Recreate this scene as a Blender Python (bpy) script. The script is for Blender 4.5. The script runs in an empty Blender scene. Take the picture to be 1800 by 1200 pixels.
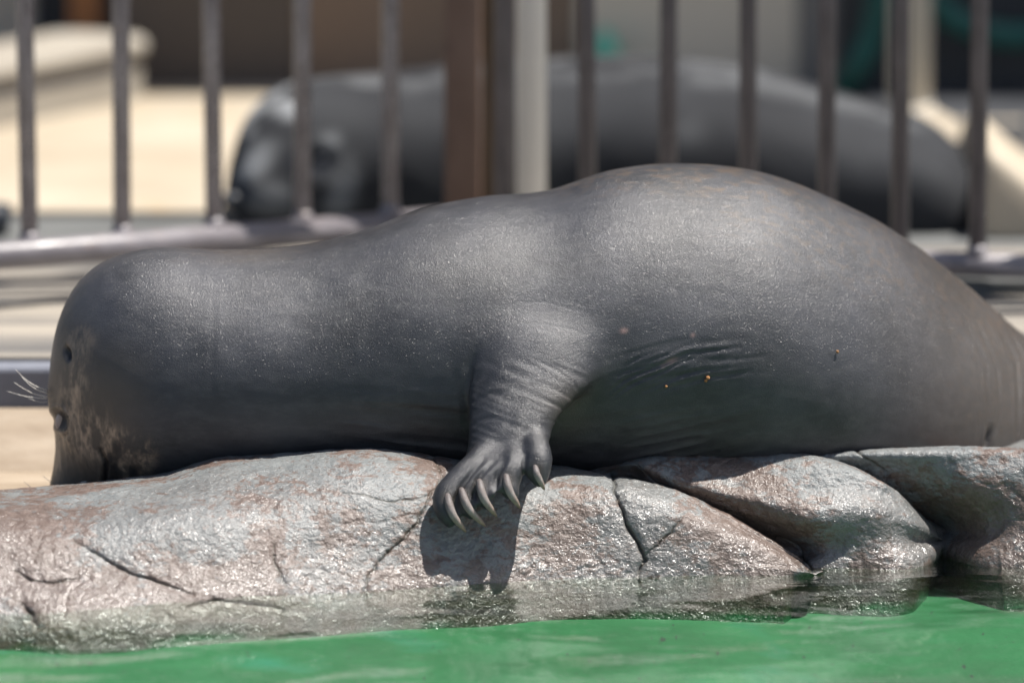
import bpy, bmesh, math, random
import numpy as np
from mathutils import Vector

# ------------------------------------------------------------------ camera, sky, sun, exposure
sc = bpy.context.scene
COL = sc.collection
E = math.radians(10.0)
D = 8.0
K = 0.7e-3 / D                                   # ray slope per photograph pixel
CAM = np.array([0.0, -D * math.cos(E), D * math.sin(E)])
FW = np.array([0.0, math.cos(E), -math.sin(E)])
UP = np.array([0.0, math.sin(E), math.cos(E)])

cd = bpy.data.cameras.new('camera')
cam = bpy.data.objects.new('camera', cd)
COL.objects.link(cam)
cam.location = CAM
cam.rotation_euler = (math.radians(90) - E, 0, 0)
cd.sensor_width = 36
cd.sensor_fit = 'HORIZONTAL'
cd.lens = 36 / (1800 * K)
cd.clip_start = 0.05
cd.clip_end = 500
cd.dof.use_dof = True
cd.dof.focus_distance = 7.86
cd.dof.aperture_fstop = 2.0
sc.camera = cam

SUN = Vector((0.36, 0.045, 0.93)).normalized()
w = bpy.data.worlds.new("World")
sc.world = w
w.use_nodes = True
nt = w.node_tree
bg = nt.nodes['Background']
sky = nt.nodes.new('ShaderNodeTexSky')
sky.sky_type = 'NISHITA'
sky.sun_disc = False
sky.sun_elevation = math.asin(SUN.z)
sky.sun_rotation = math.atan2(SUN.x, SUN.y)
sky.dust_density = 2.0
nt.links.new(sky.outputs[0], bg.inputs[0])
bg.inputs[1].default_value = 0.068
sl = bpy.data.lights.new('sun', 'SUN')
sl.energy = 5.0
sl.angle = math.radians(0.53)
sl.color = (1.0, 0.955, 0.89)
so = bpy.data.objects.new('sun', sl)
COL.objects.link(so)
so.rotation_euler = SUN.to_track_quat('Z', 'Y').to_euler()
sc.view_settings.view_transform = 'Standard'
sc.view_settings.look = 'None'
sc.view_settings.gamma = 1
sc.view_settings.exposure = 0.74
sc.view_settings.use_curve_mapping = False
sc.render.engine = 'CYCLES'
sc.cycles.use_denoising = True
sc.cycles.max_bounces = 8
sc.cycles.transparent_max_bounces = 8
sc.cycles.sample_clamp_indirect = 4

# ------------------------------------------------------------------ helpers
def W(px, py, Y):
    """point at depth Y seen at a photograph position (used to take measurements off the picture)"""
    d = FW + np.array([1, 0, 0]) * ((px - 900) * K) + UP * ((600 - py) * K)
    return CAM + d * ((Y - CAM[1]) / d[1])

def G(px, py, Z):
    d = FW + np.array([1, 0, 0]) * ((px - 900) * K) + UP * ((600 - py) * K)
    return CAM + d * ((Z - CAM[2]) / d[2])

def proj(P):
    v = P - CAM
    dd = v @ FW
    return 900 + v[:, 0] / dd / K, 600 - (v @ UP) / dd / K

def link(name, me, mat=None, parent=None, smooth=True):
    o = bpy.data.objects.new(name, me)
    COL.objects.link(o)
    if mat is not None:
        me.materials.clear()
        me.materials.append(mat)
    if smooth:
        me.polygons.foreach_set('use_smooth', [True] * len(me.polygons))
    if parent is not None:
        o.parent = parent
    return o

def tag(o, label=None, cat=None, group=None, kind=None):
    if label: o['label'] = label
    if cat: o['category'] = cat
    if group: o['group'] = group
    if kind: o['kind'] = kind
    return o

def empty(name, loc=(0, 0, 0)):
    o = bpy.data.objects.new(name, None)
    COL.objects.link(o)
    o.location = loc
    o.empty_display_size = 0.1
    return o

def child(name, me, mat, root, smooth=True):
    """mesh data in world coordinates becomes a part of root"""
    o = link(name, me, mat, root, smooth)
    o.location = -root.location
    return o

def mesh(name, verts, faces):
    me = bpy.data.meshes.new(name)
    me.from_pydata([tuple(v) for v in verts], [], [tuple(f) for f in faces])
    me.validate()
    me.update()
    return me

def fixnormals(me):
    bm = bmesh.new()
    bm.from_mesh(me)
    bmesh.ops.recalc_face_normals(bm, faces=bm.faces)
    bm.to_mesh(me)
    bm.free()
    return me

def box(name, x0, x1, y0, y1, z0, z1, bev=0.0, seg=2):
    bm = bmesh.new()
    r = bmesh.ops.create_cube(bm, size=1)
    for v in bm.verts:
        v.co.x = x0 + (v.co.x + .5) * (x1 - x0)
        v.co.y = y0 + (v.co.y + .5) * (y1 - y0)
        v.co.z = z0 + (v.co.z + .5) * (z1 - z0)
    if bev > 0:
        bmesh.ops.bevel(bm, geom=list(bm.edges), offset=bev, segments=seg, profile=.5, affect='EDGES')
    me = bpy.data.meshes.new(name)
    bm.to_mesh(me)
    bm.free()
    return me

def cr(pts, n):
    """Catmull-Rom through rows of pts (centripetal enough for our use), n samples"""
    pts = np.asarray(pts, float)
    m = len(pts)
    t = np.linspace(0, m - 1, n)
    i = np.clip(np.floor(t).astype(int), 0, m - 2)
    f = (t - i)[:, None]
    p1, p2 = pts[i], pts[i + 1]
    p0 = pts[np.clip(i - 1, 0, m - 1)]
    p3 = pts[np.clip(i + 2, 0, m - 1)]
    return .5 * ((2 * p1) + (-p0 + p2) * f + (2 * p0 - 5 * p1 + 4 * p2 - p3) * f ** 2 + (-p0 + 3 * p1 - 3 * p2 + p3) * f ** 3)

def rings_mesh(name, rings, cap=True):
    """rings: array (k, n, 3)"""
    k, n, _ = rings.shape
    V = rings.reshape(-1, 3)
    F = []
    for a in range(k - 1):
        for b in range(n):
            c = (b + 1) % n
            F.append((a * n + b, a * n + c, (a + 1) * n + c, (a + 1) * n + b))
    V = list(V)
    if cap:
        V.append(rings[0].mean(0)); c0 = len(V) - 1
        V.append(rings[-1].mean(0)); c1 = len(V) - 1
        for b in range(n):
            c = (b + 1) % n
            F.append((c0, c, b))
            F.append((c1, (k - 1) * n + b, (k - 1) * n + c))
    return mesh(name, V, F)

def tube(name, P, R, n=12, samples=None, flat=1.0):
    P = np.asarray(P, float)
    R = np.asarray(R, float)
    if samples:
        Q = cr(np.c_[P, R], samples)
        P, R = Q[:, :3], np.maximum(Q[:, 3], 1e-5)
    T = np.gradient(P, axis=0)
    T /= np.linalg.norm(T, axis=1)[:, None] + 1e-12
    ref = np.array([0, 1.0, 0]) if abs(T[:, 1]).mean() < .8 else np.array([0, 0, 1.0])
    A = np.cross(T, ref); A /= np.linalg.norm(A, axis=1)[:, None] + 1e-12
    B = np.cross(T, A)
    th = np.linspace(0, 2 * math.pi, n, endpoint=False)
    rings = P[:, None] + R[:, None, None] * (np.cos(th)[None, :, None] * A[:, None] + flat * np.sin(th)[None, :, None] * B[:, None])
    return rings_mesh(name, rings)

def hsh(ix, iy, iz, seed):
    h = (ix * 374761393 + iy * 668265263 + iz * 2147483647 + seed * 974634777) & 0xffffffff
    h = ((h ^ (h >> 13)) * 1274126177) & 0xffffffff
    h = h ^ (h >> 16)
    return (h & 0xffff) / 65535.0

def vnoise(P, scale, seed=0):
    Q = P * scale
    I = np.floor(Q).astype(np.int64)
    F = Q - I
    F = F * F * F * (F * (F * 6 - 15) + 10)
    r = 0
    for dx in (0, 1):
        wx = F[:, 0] if dx else 1 - F[:, 0]
        for dy in (0, 1):
            wy = F[:, 1] if dy else 1 - F[:, 1]
            for dz in (0, 1):
                wz = F[:, 2] if dz else 1 - F[:, 2]
                r = r + wx * wy * wz * hsh(I[:, 0] + dx, I[:, 1] + dy, I[:, 2] + dz, seed)
    return r * 2 - 1

def fbm(P, scale, octs=4, seed=0, gain=.5):
    r, a, t = 0, 1, 0
    for o in range(octs):
        r = r + a * vnoise(P, scale * 2.03 ** o, seed + o * 7)
        t += a
        a *= gain
    return r / t

def seg_dist(u, v, line):
    """distance in pixels from points to a polyline, and how far along it (0..1)"""
    best = np.full(u.shape, 1e9)
    along = np.zeros(u.shape)
    side = np.zeros(u.shape)
    n = len(line) - 1
    for i in range(n):
        ax, ay = line[i]; bx, by = line[i + 1]
        dx, dy = bx - ax, by - ay
        L = dx * dx + dy * dy
        t = np.clip(((u - ax) * dx + (v - ay) * dy) / L, 0, 1)
        ex, ey = u - (ax + t * dx), v - (ay + t * dy)
        d = np.hypot(ex, ey)
        m = d < best
        best[m] = d[m]
        along[m] = (i + t[m]) / n
        side[m] = np.sign(ex * dy - ey * dx)[m]
    return best, along, side

def vcoords(me):
    a = np.empty(len(me.vertices) * 3)
    me.vertices.foreach_get('co', a)
    return a.reshape(-1, 3)

def vnormals(me):
    a = np.empty(len(me.vertices) * 3)
    me.vertices.foreach_get('normal', a)
    return a.reshape(-1, 3)

def setco(me, V):
    me.vertices.foreach_set('co', V.ravel())
    me.update()

def setattr_col(me, name, A):
    at = me.color_attributes.new(name, 'FLOAT_COLOR', 'POINT')
    B = np.ones((len(A), 4))
    B[:, :A.shape[1]] = A
    at.data.foreach_set('color', B.ravel())

def lap(me, V, wgt, it, lam=.5):
    ne = len(me.edges)
    e = np.empty(ne * 2, dtype=np.int64)
    me.edges.foreach_get('vertices', e)
    e = e.reshape(-1, 2)
    n = len(V)
    deg = np.bincount(e.ravel(), minlength=n).astype(float)
    deg[deg == 0] = 1
    for _ in range(it):
        N = np.empty_like(V)
        for k in range(3):
            N[:, k] = (np.bincount(e[:, 0], V[e[:, 1], k], n) + np.bincount(e[:, 1], V[e[:, 0], k], n)) / deg
        V = V + (N - V) * (lam * wgt)[:, None]
    return V

def sstep(x, a, b):
    t = np.clip((x - a) / (b - a), 0, 1)
    return t * t * (3 - 2 * t)

# ------------------------------------------------------------------ materials
class M:
    def __init__(s, name):
        s.m = bpy.data.materials.new(name)
        s.m.use_nodes = True
        s.t = s.m.node_tree
        s.b = s.t.nodes['Principled BSDF']
        s.out = s.t.nodes['Material Output']
    def n(s, typ, **kw):
        nd = s.t.nodes.new('ShaderNode' + typ)
        for k, v in kw.items():
            if k.startswith('i_'):
                nd.inputs[k[2:].replace('_', ' ')].default_value = v
            else:
                setattr(nd, k, v)
        return nd
    def l(s, a, b):
        s.t.links.new(a, b)
    def coord(s, scale=(1, 1, 1)):
        tc = s.n('TexCoord')
        mp = s.n('Mapping')
        mp.inputs['Scale'].default_value = scale
        s.l(tc.outputs['Object'], mp.inputs[0])
        return mp.outputs[0]
    def noise(s, vec, scale, detail=4, rough=.55, dist=0):
        nd = s.n('TexNoise')
        nd.inputs['Scale'].default_value = scale
        nd.inputs['Detail'].default_value = detail
        nd.inputs['Roughness'].default_value = rough
        nd.inputs['Distortion'].default_value = dist
        s.l(vec, nd.inputs['Vector'])
        return nd.outputs[0]
    def ramp(s, fac, stops, interp='LINEAR'):
        nd = s.n('ValToRGB')
        nd.color_ramp.interpolation = interp
        el = nd.color_ramp.elements
        while len(el) < len(stops): el.new(.5)
        for e, (p, c) in zip(el, stops):
            e.position = p
            e.color = (c, c, c, 1) if isinstance(c, (int, float)) else (*c, 1)
        s.l(fac, nd.inputs[0])
        return nd.outputs[0]
    def mix(s, fac, a, b, mode='MIX'):
        nd = s.n('Mix', data_type='RGBA', blend_type=mode)
        for sock, v in ((nd.inputs[0], fac), (nd.inputs[6], a), (nd.inputs[7], b)):
            if hasattr(v, 'links') or hasattr(v, 'is_linked'):
                s.l(v, sock)
            else:
                sock.default_value = v if isinstance(v, (int, float)) else (*v, 1)
        return nd.outputs[2]
    def math(s, op, a, b=0.0):
        nd = s.n('Math', operation=op)
        for sock, v in ((nd.inputs[0], a), (nd.inputs[1], b)):
            if hasattr(v, 'is_linked'): s.l(v, sock)
            else: sock.default_value = v
        return nd.outputs[0]
    def bump(s, h, dist, strength=1.0, prev=None):
        nd = s.n('Bump')
        nd.inputs['Strength'].default_value = strength
        nd.inputs['Distance'].default_value = dist
        s.l(h, nd.inputs['Height'])
        if prev is not None: s.l(prev, nd.inputs['Normal'])
        return nd.outputs[0]
    def fin(s, col=None, rough=None, normal=None, **kw):
        if col is not None:
            if hasattr(col, 'is_linked'): s.l(col, s.b.inputs['Base Color'])
            else: s.b.inputs['Base Color'].default_value = (*col, 1)
        if rough is not None:
            if hasattr(rough, 'is_linked'): s.l(rough, s.b.inputs['Roughness'])
            else: s.b.inputs['Roughness'].default_value = rough
        if normal is not None: s.l(normal, s.b.inputs['Normal'])
        for k, v in kw.items():
            s.b.inputs[k.replace('_', ' ')].default_value = v
        return s.m

def mat_seal():
    m = M('seal_coat')
    c = m.coord()
    at = m.n('Attribute'); at.attribute_name = 'marks'
    sp = m.n('SeparateColor'); m.l(at.outputs['Color'], sp.inputs[0])
    tan, dark, flecks = sp.outputs[0], sp.outputs[1], sp.outputs[2]
    at2 = m.n('Attribute'); at2.attribute_name = 'marks_two'
    sp2 = m.n('SeparateColor'); m.l(at2.outputs['Color'], sp2.inputs[0])
    pink, warm, tex = sp2.outputs[0], sp2.outputs[1], sp2.outputs[2]
    big = m.noise(c, 7, 4, .6)
    col = m.mix(m.ramp(big, [(.35, 0), (.65, 1)]), (.018, .019, .022), (.044, .045, .053))
    col = m.mix(m.math('MULTIPLY', m.ramp(m.noise(m.coord((30, 60, 75)), 1, 6, .72), [(.45, 0), (.75, 1)]), .45), col, (.088, .086, .088))
    # brown worn coat
    col = m.mix(warm, col, (.082, .066, .050))
    fs = m.coord((40, 90, 130))
    fl = m.ramp(m.noise(fs, 1.0, 5, .7, .3), [(.50, 0), (.60, 1)])
    col = m.mix(m.math('MULTIPLY', fl, flecks), col, (.085, .062, .045))
    # tan face
    ft = m.coord((200, 200, 55))
    tn = m.ramp(m.noise(ft, 1.0, 5, .75, .6), [(.36, .1), (.64, 1)])
    col = m.mix(m.math('MULTIPLY', tn, tan), col, (.46, .34, .235))
    col = m.mix(pink, col, (.30, .19, .17))
    col = m.mix(dark, col, (.012, .011, .012))
    # hair relief : short lying hairs, wet tips
    tc2 = m.n('TexCoord'); mp2 = m.n('Mapping'); mp2.inputs['Rotation'].default_value = (.6, .9, .4); m.l(tc2.outputs['Object'], mp2.inputs[0])
    h1 = m.noise(mp2.outputs[0], 760, 2, .7, .2)
    h2 = m.noise(mp2.outputs[0], 170, 3, .6, .4)
    h3 = m.noise(c, 22, 4, .6)
    nb = m.bump(h3, .0012, .5)
    nb = m.bump(h2, .0005, .35, nb)
    nb = m.bump(h1, .0008, .9, nb)
    rg = m.ramp(m.noise(c, 9, 3, .6), [(.32, .39), (.68, .55)])
    cb = m.bump(m.noise(mp2.outputs[0], 430, 2, .7, .2), .0016, 1.0)
    m.l(cb, m.b.inputs['Coat Normal'])
    m.b.inputs['Coat Weight'].default_value = .5
    m.b.inputs['Coat Roughness'].default_value = .20
    return m.fin(col, rg, nb, Specular_IOR_Level=.38)

def mat_rock():
    m = M('painted_rock')
    c = m.coord()
    at = m.n('Attribute'); at.attribute_name = 'marks'
    sp = m.n('SeparateColor'); m.l(at.outputs['Color'], sp.inputs[0])
    wet, crack, paint = sp.outputs[0], sp.outputs[1], sp.outputs[2]
    n1 = m.noise(c, 8, 6, .65, .5)
    n2 = m.noise(c, 70, 6, .7)
    n3 = m.noise(m.coord((60, 60, 130)), 1, 5, .72, .5)
    brown = m.mix(m.ramp(n2, [(.3, 0), (.7, 1)]), (.088, .058, .047), (.20, .153, .132))
    blue = m.mix(m.ramp(m.noise(c, 40, 5, .6), [(.3, 0), (.7, 1)]), (.140, .153, .156), (.215, .226, .225))
    k = m.math('ADD', m.math('MULTIPLY', n1, 1.6), paint)
    k = m.math('ADD', k, n3)
    f = m.ramp(m.math('MULTIPLY', k, .5), [(.75, 0), (.80, 1)])
    col = m.mix(f, brown, blue)
    pitf = m.ramp(m.noise(m.coord((170, 170, 260)), 1, 4, .7), [(.36, 1), (.46, 0)])
    col = m.mix(m.math('MULTIPLY', pitf, .5), col, (.10, .065, .048))
    col = m.mix(m.math('MULTIPLY', wet, .5), col, (.10, .08, .068))
    col = m.mix(crack, col, (.032, .027, .014))
    col = m.mix(at.outputs['Alpha'], col, (.006, .115, .035))
    hb = m.noise(c, 26, 4, .6)
    nb = m.bump(hb, .003, .6)
    nb = m.bump(m.noise(m.coord((110, 110, 150)), 1, 4, .65), .0034, .8, nb)
    nb = m.bump(m.noise(c, 330, 2, .6), .0011, .8, nb)
    film = m.ramp(m.noise(c, 34, 4, .6), [(.38, .15), (.52, 1)])
    m.l(m.math('MULTIPLY', wet, film), m.b.inputs['Coat Weight']); m.b.inputs['Coat Roughness'].default_value = .17
    cb = m.bump(m.noise(c, 95, 2, .6), .0065, 1.0)
    cb = m.bump(m.noise(c, 260, 2, .6), .0020, 1.0, cb)
    m.l(cb, m.b.inputs['Coat Normal'])
    rr = m.mix(wet, (.45, .45, .45), (.34, .34, .34))
    return m.fin(col, m.math('MULTIPLY', rr, 1.0), nb, Specular_IOR_Level=.4)

def mat_simple(name, c1, c2, scale=20, rough=.6, bump=.001, sc3=(1, 1, 1), spec=.5, metal=0.0, lo=.35, hi=.65, c3=None):
    m = M(name)
    c = m.coord(sc3)
    f = m.ramp(m.noise(c, scale, 6, .62), [(lo, 0), (hi, 1)])
    col = m.mix(f, c1, c2)
    if c3 is not None:
        g = m.ramp(m.noise(c, scale * 3.1, 6, .7), [(.58, 0), (.70, 1)])
        col = m.mix(m.math('MULTIPLY', g, .6), col, c3)
    nb = m.bump(m.noise(c, scale * 6, 4, .6), bump)
    rg = m.ramp(m.noise(c, scale * 2, 3, .6), [(.3, rough * .85), (.7, min(1, rough * 1.15))])
    return m.fin(col, rg, nb, Specular_IOR_Level=spec, Metallic=metal)

def mat_water():
    m = M('pool_water')
    m.t.nodes.remove(m.b)
    c = m.coord()
    h = m.noise(m.coord((9, 26, 1)), 1, 4, .6)
    h2 = m.noise(m.coord((60, 110, 1)), 1, 2, .5)
    nb = m.bump(h, .0028, .6)
    nb = m.bump(h2, .0006, .5, nb)
    fr = m.n('Fresnel'); fr.inputs['IOR'].default_value = 1.5; m.l(nb, fr.inputs['Normal'])
    tr = m.n('BsdfTransparent'); tr.inputs[0].default_value = (.93, .98, .95, 1)
    gl = m.n('BsdfGlossy'); gl.inputs['Roughness'].default_value = .03; m.l(nb, gl.inputs['Normal'])
    gl.inputs[0].default_value = (1, 1, 1, 1)
    mx = m.n('MixShader')
    m.l(fr.outputs[0], mx.inputs[0]); m.l(tr.outputs[0], mx.inputs[1]); m.l(gl.outputs[0], mx.inputs[2])
    m.l(mx.outputs[0], m.out.inputs[0])
    return m.m

def mat_pool():
    m = M('green_pool_paint')
    c = m.coord()
    f = m.ramp(m.noise(m.coord((3, 3, 8)), 1, 5, .6), [(.3, 0), (.7, 1)])
    col = m.mix(f, (.002, .060, .013), (.006, .150, .044))
    b = m.ramp(m.noise(m.coord((5, 9, 9)), 1, 3, .5), [(.62, 0), (.75, 1)])
    col = m.mix(m.math('MULTIPLY', b, .5), col, (.008, .17, .11))
    s = m.ramp(m.noise(m.coord((70, 25, 60)), 1, 3, .6), [(.66, 0), (.72, 1)])
    col = m.mix(s, col, (.01, .03, .016))
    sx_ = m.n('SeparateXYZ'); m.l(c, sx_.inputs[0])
    depth_dim = m.n('MapRange'); depth_dim.inputs[1].default_value = -1.15; depth_dim.inputs[2].default_value = -1.9; m.l(sx_.outputs[1], depth_dim.inputs[0])
    col = m.mix(depth_dim.outputs[0], col, (.006, .035, .018))  # painted dimming towards the camera side, for light lost in deeper water
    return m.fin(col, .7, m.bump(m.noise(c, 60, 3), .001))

MSEAL = mat_seal()
MROCK = mat_rock()
MWATER = mat_water()
MPOOL = mat_pool()
MDECK = mat_simple('streaky_concrete', (.13, .125, .12), (.36, .32, .265), 1.0, .55, .001, (1.2, 20, 4), c3=(.12, .115, .115))
MWETFLOOR = mat_simple('wet_concrete', (.26, .20, .14), (.40, .33, .25), 3.0, .35, .002, (1, 4, 1), c3=(.25, .2, .15))
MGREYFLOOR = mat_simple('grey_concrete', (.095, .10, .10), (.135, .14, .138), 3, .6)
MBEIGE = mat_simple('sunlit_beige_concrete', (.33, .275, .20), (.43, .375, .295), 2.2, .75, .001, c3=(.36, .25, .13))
MBEIGE2 = mat_simple('pale_parapet_concrete', (.27, .24, .20), (.36, .33, .28), 4, .75)
MRISER = mat_simple('blue_grey_riser', (.14, .15, .18), (.21, .22, .26), 8, .55)
MBAR = mat_simple('weathered_steel_paint', (.155, .140, .145), (.27, .255, .265), 60, .27, .0006, (1, 1, .35), c3=(.20, .12, .07), spec=.6)
MRAIL = mat_simple('grey_rail_paint', (.15, .137, .147), (.22, .205, .218), 25, .4, .0006, (.4, 1, 1), c3=(.30, .2, .13), spec=.6)
MDARKBAR = mat_simple('dark_steel_paint', (.075, .068, .072), (.125, .112, .118), 60, .42, .0006, (1, 1, .35), c3=(.11, .07, .05))
MBROWN = mat_simple('rusty_brown_post', (.15, .088, .058), (.24, .16, .12), 9, .6, .001, (1, 1, .4), c3=(.10, .06, .05))
MOLIVE = mat_simple('dark_brown_board', (.085, .055, .03), (.12, .08, .045), 9, .6)
MWHITE = mat_simple('white_pipe', (.84, .83, .79), (.89, .88, .84), 8, .45)
MCREAM = mat_simple('cream_pipe', (.52, .48, .41), (.60, .56, .49), 8, .45)
MHOSE = mat_simple('green_hose_rubber', (.004, .065, .052), (.008, .10, .08), 20, .4)
MMINT = mat_simple('mint_green_cloth', (.14, .50, .36), (.22, .62, .45), 30, .8)
MBROWNWALL = mat_simple('brown_wall', (.20, .135, .09), (.26, .18, .125), 1.5, .8)
MDARKWALL = mat_simple('dark_wall', (.045, .045, .046), (.075, .072, .070), 2, .8)
MTAUPE = mat_simple('taupe_wall', (.64, .54, .42), (.72, .62, .49), 1.2, .8)
MORANGE = mat_simple('orange_brown_post', (.36, .14, .05), (.44, .19, .07), 9, .7)
MTUB = mat_simple('dark_blue_rubber', (.012, .016, .024), (.02, .025, .035), 9, .5)
MSHADEROOF = mat_simple('grey_shade_roof', (.30, .30, .30), (.38, .38, .38), 4, .6)
MEARTH = mat_simple('dull_ground', (.07, .065, .06), (.10, .09, .08), .6, .9)
MWHISK = mat_simple('whisker', (.80, .76, .68), (.86, .82, .76), 200, .4)
MEYE = mat_simple('eye_membrane', (.36, .28, .23), (.52, .42, .36), 90, .12, .0002)
MCRUMB = mat_simple('orange_crumb', (.34, .15, .05), (.45, .22, .08), 400, .6)

# ------------------------------------------------------------------ setting : levels
ZW = W(850, 1040, -.27)[2]                      # water level
YR = .40                                        # riser depth
ZP = W(0, 640, YR)[2]                           # seal platform level
ZL = W(0, 716, YR)[2]                           # low floor behind the rocks
print('levels', ZW, ZP, ZL)

def struct(o):
    o['kind'] = 'structure'
    return o

struct(link('ground', box('g', -120, 120, -40, 260, -1.55, -1.25), MEARTH, smooth=False))

# water with gentle swell
def water():
    xs = np.linspace(-1.6, 1.8, 300)
    ys = np.r_[np.linspace(-9, -1.6, 60)[:-1], np.linspace(-1.6, .1, 260)]
    X, Y = np.meshgrid(xs, ys)
    P = np.c_[X.ravel(), Y.ravel(), np.zeros(X.size)]
    u = P[:, 0]; v = P[:, 1]
    ph = .05 * np.sin(3.1 * u + .4) + .03 * np.sin(7.3 * u + 2.0) - .10 * u
    h = .0125 * np.cos(2 * math.pi * (v + .37 + ph) / 1.05) * np.exp(-np.maximum(-v - 2, 0))
    h += .0022 * np.sin(2 * math.pi * (v * .9 - .35 * u + .02 * np.sin(9 * u)) / .24 + 0.4)
    h += .0042 * fbm(P * np.array([1, 2.0, 1]), 6, 3, 11)
    h += .0006 * fbm(P * np.array([1, 2.6, 1]), 18, 2, 5)
    P[:, 2] = ZW + h
    ny, nx = X.shape
    idx = np.arange(nx * ny).reshape(ny, nx)
    F = np.stack([idx[:-1, :-1], idx[:-1, 1:], idx[1:, 1:], idx[1:, :-1]], -1).reshape(-1, 4)
    me = mesh('water', P, F)
    return struct(link('water', me, MWATER))
water()

# green painted pool side and floor
def pool():
    prof = [(.10, ZW - .038), (.02, ZW - .040), (-.02, ZW - .044), (-.08, ZW - .056), (-.18, ZW - .09), (-.30, ZW - .14), (-.9, ZW - .22), (-1.0, ZW - .30), (-1.8, ZW - .5), (-9.2, ZW - .6)]
    prof = cr(prof, 60)
    xs = np.linspace(-1.7, 1.9, 90)
    V = []; F = []
    for x in xs:
        for (y, z) in prof: V.append((x, y + (float(np.interp(x, [-1, -.63, -.3, -.03, .2, .38, 2], [-.49, -.49, -.385, -.27, -.20, -.12, -.12])) + .006 * math.sin(9 * x)) * (1 if y > -.5 else 0), z + .004 * math.sin(7 * x + 1) + .016 * max(0, min(1, (-x - .02) / .4))))
    n = len(prof)
    for i in range(len(xs) - 1):
        for j in range(n - 1):
            F.append((i * n + j, i * n + j + 1, (i + 1) * n + j + 1, (i + 1) * n + j))
    return struct(link('pool_floor', fixnormals(mesh('pool', V, F)), MPOOL))
pool()

# floors behind
ZL2 = ZL - .065
struct(link('low_floor', box('lf', -3, 3.2, .02, YR - .10, ZL2 - .3, ZL2), MWETFLOOR, smooth=False))
struct(link('slope', fixnormals(mesh('sl', [(-3, YR - .10, ZL2), (3.2, YR - .10, ZL2), (3.2, YR - .002, ZL), (-3, YR - .002, ZL), (-3, YR - .10, ZL2 - .3), (3.2, YR - .10, ZL2 - .3), (3.2, YR - .002, ZL2 - .3), (-3, YR - .002, ZL2 - .3)],
    [(0, 1, 2, 3), (4, 5, 6, 7), (0, 1, 5, 4), (3, 2, 6, 7), (0, 3, 7, 4), (1, 2, 6, 5)])), MWETFLOOR, smooth=False))
struct(link('step', box('st', -3, 3.2, YR + .0, YR + .05, ZL - .3, ZP - .004, .006), MRISER, smooth=False))
struct(link('platform', box('pl', -3, 3.2, YR + .052, 1.36, ZP - .3, ZP), MDECK, smooth=False))
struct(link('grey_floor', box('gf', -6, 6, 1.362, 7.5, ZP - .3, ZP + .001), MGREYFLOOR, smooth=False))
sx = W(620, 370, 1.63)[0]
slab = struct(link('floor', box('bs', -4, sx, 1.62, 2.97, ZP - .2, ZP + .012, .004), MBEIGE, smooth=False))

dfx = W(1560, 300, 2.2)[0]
struct(link('painted_shade_floor', box('wf', dfx, 6, 2.2, 2.97, ZP - .2, ZP + .006, .003), mat_simple('painted_shade_concrete', (.045, .048, .054), (.065, .068, .075), 4, .4), smooth=False))  # shade on the right-hand floor, painted in as a darker slab
# ------------------------------------------------------------------ rocks
def curve(pts, u):
    """smooth curve through (u, value...) points"""
    pts = np.asarray(pts, float)
    q = cr(pts, 600)
    o = np.argsort(q[:, 0])
    return np.stack([np.interp(u, q[o, 0], q[o, k]) for k in range(1, pts.shape[1])], -1)

CRACKS = [  # polyline, half width px, depth m
    ([(1075, 838), (1085, 880), (1100, 920), (1122, 955), (1136, 985), (1120, 1022)], 3.6, .009),
    ([(1136, 978), (1160, 955), (1185, 938), (1198, 905)], 2.0, .003),
    ([(762, 800), (775, 830), (752, 880), (718, 935), (668, 985), (648, 1015), (640, 1055)], 2.6, .004),
    ([(486, 945), (483, 985), (492, 1008), (503, 1030)], 2.2, .003),
    ([(130, 945), (225, 1000), (280, 1020), (345, 1043)], 2.8, .005),
    ([(28, 1002), (52, 1016), (80, 1019), (140, 1014)], 3.2, .006),
    ([(40, 1062), (62, 1082), (66, 1100)], 3.5, .008),
    ([(330, 1062), (375, 1050), (430, 1054), (500, 1068)], 2.6, .005),
    ([(1118, 815), (1150, 845), (1210, 868)], 2.5, .004),
    ([(1430, 1002), (1405, 965), (1370, 945)], 3.0, .005),
    ([(1505, 795), (1535, 812), (1560, 830)], 3.0, .005),
    ([(600, 868), (640, 872), (690, 885), (760, 872)], 1.8, .002),
]

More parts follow.
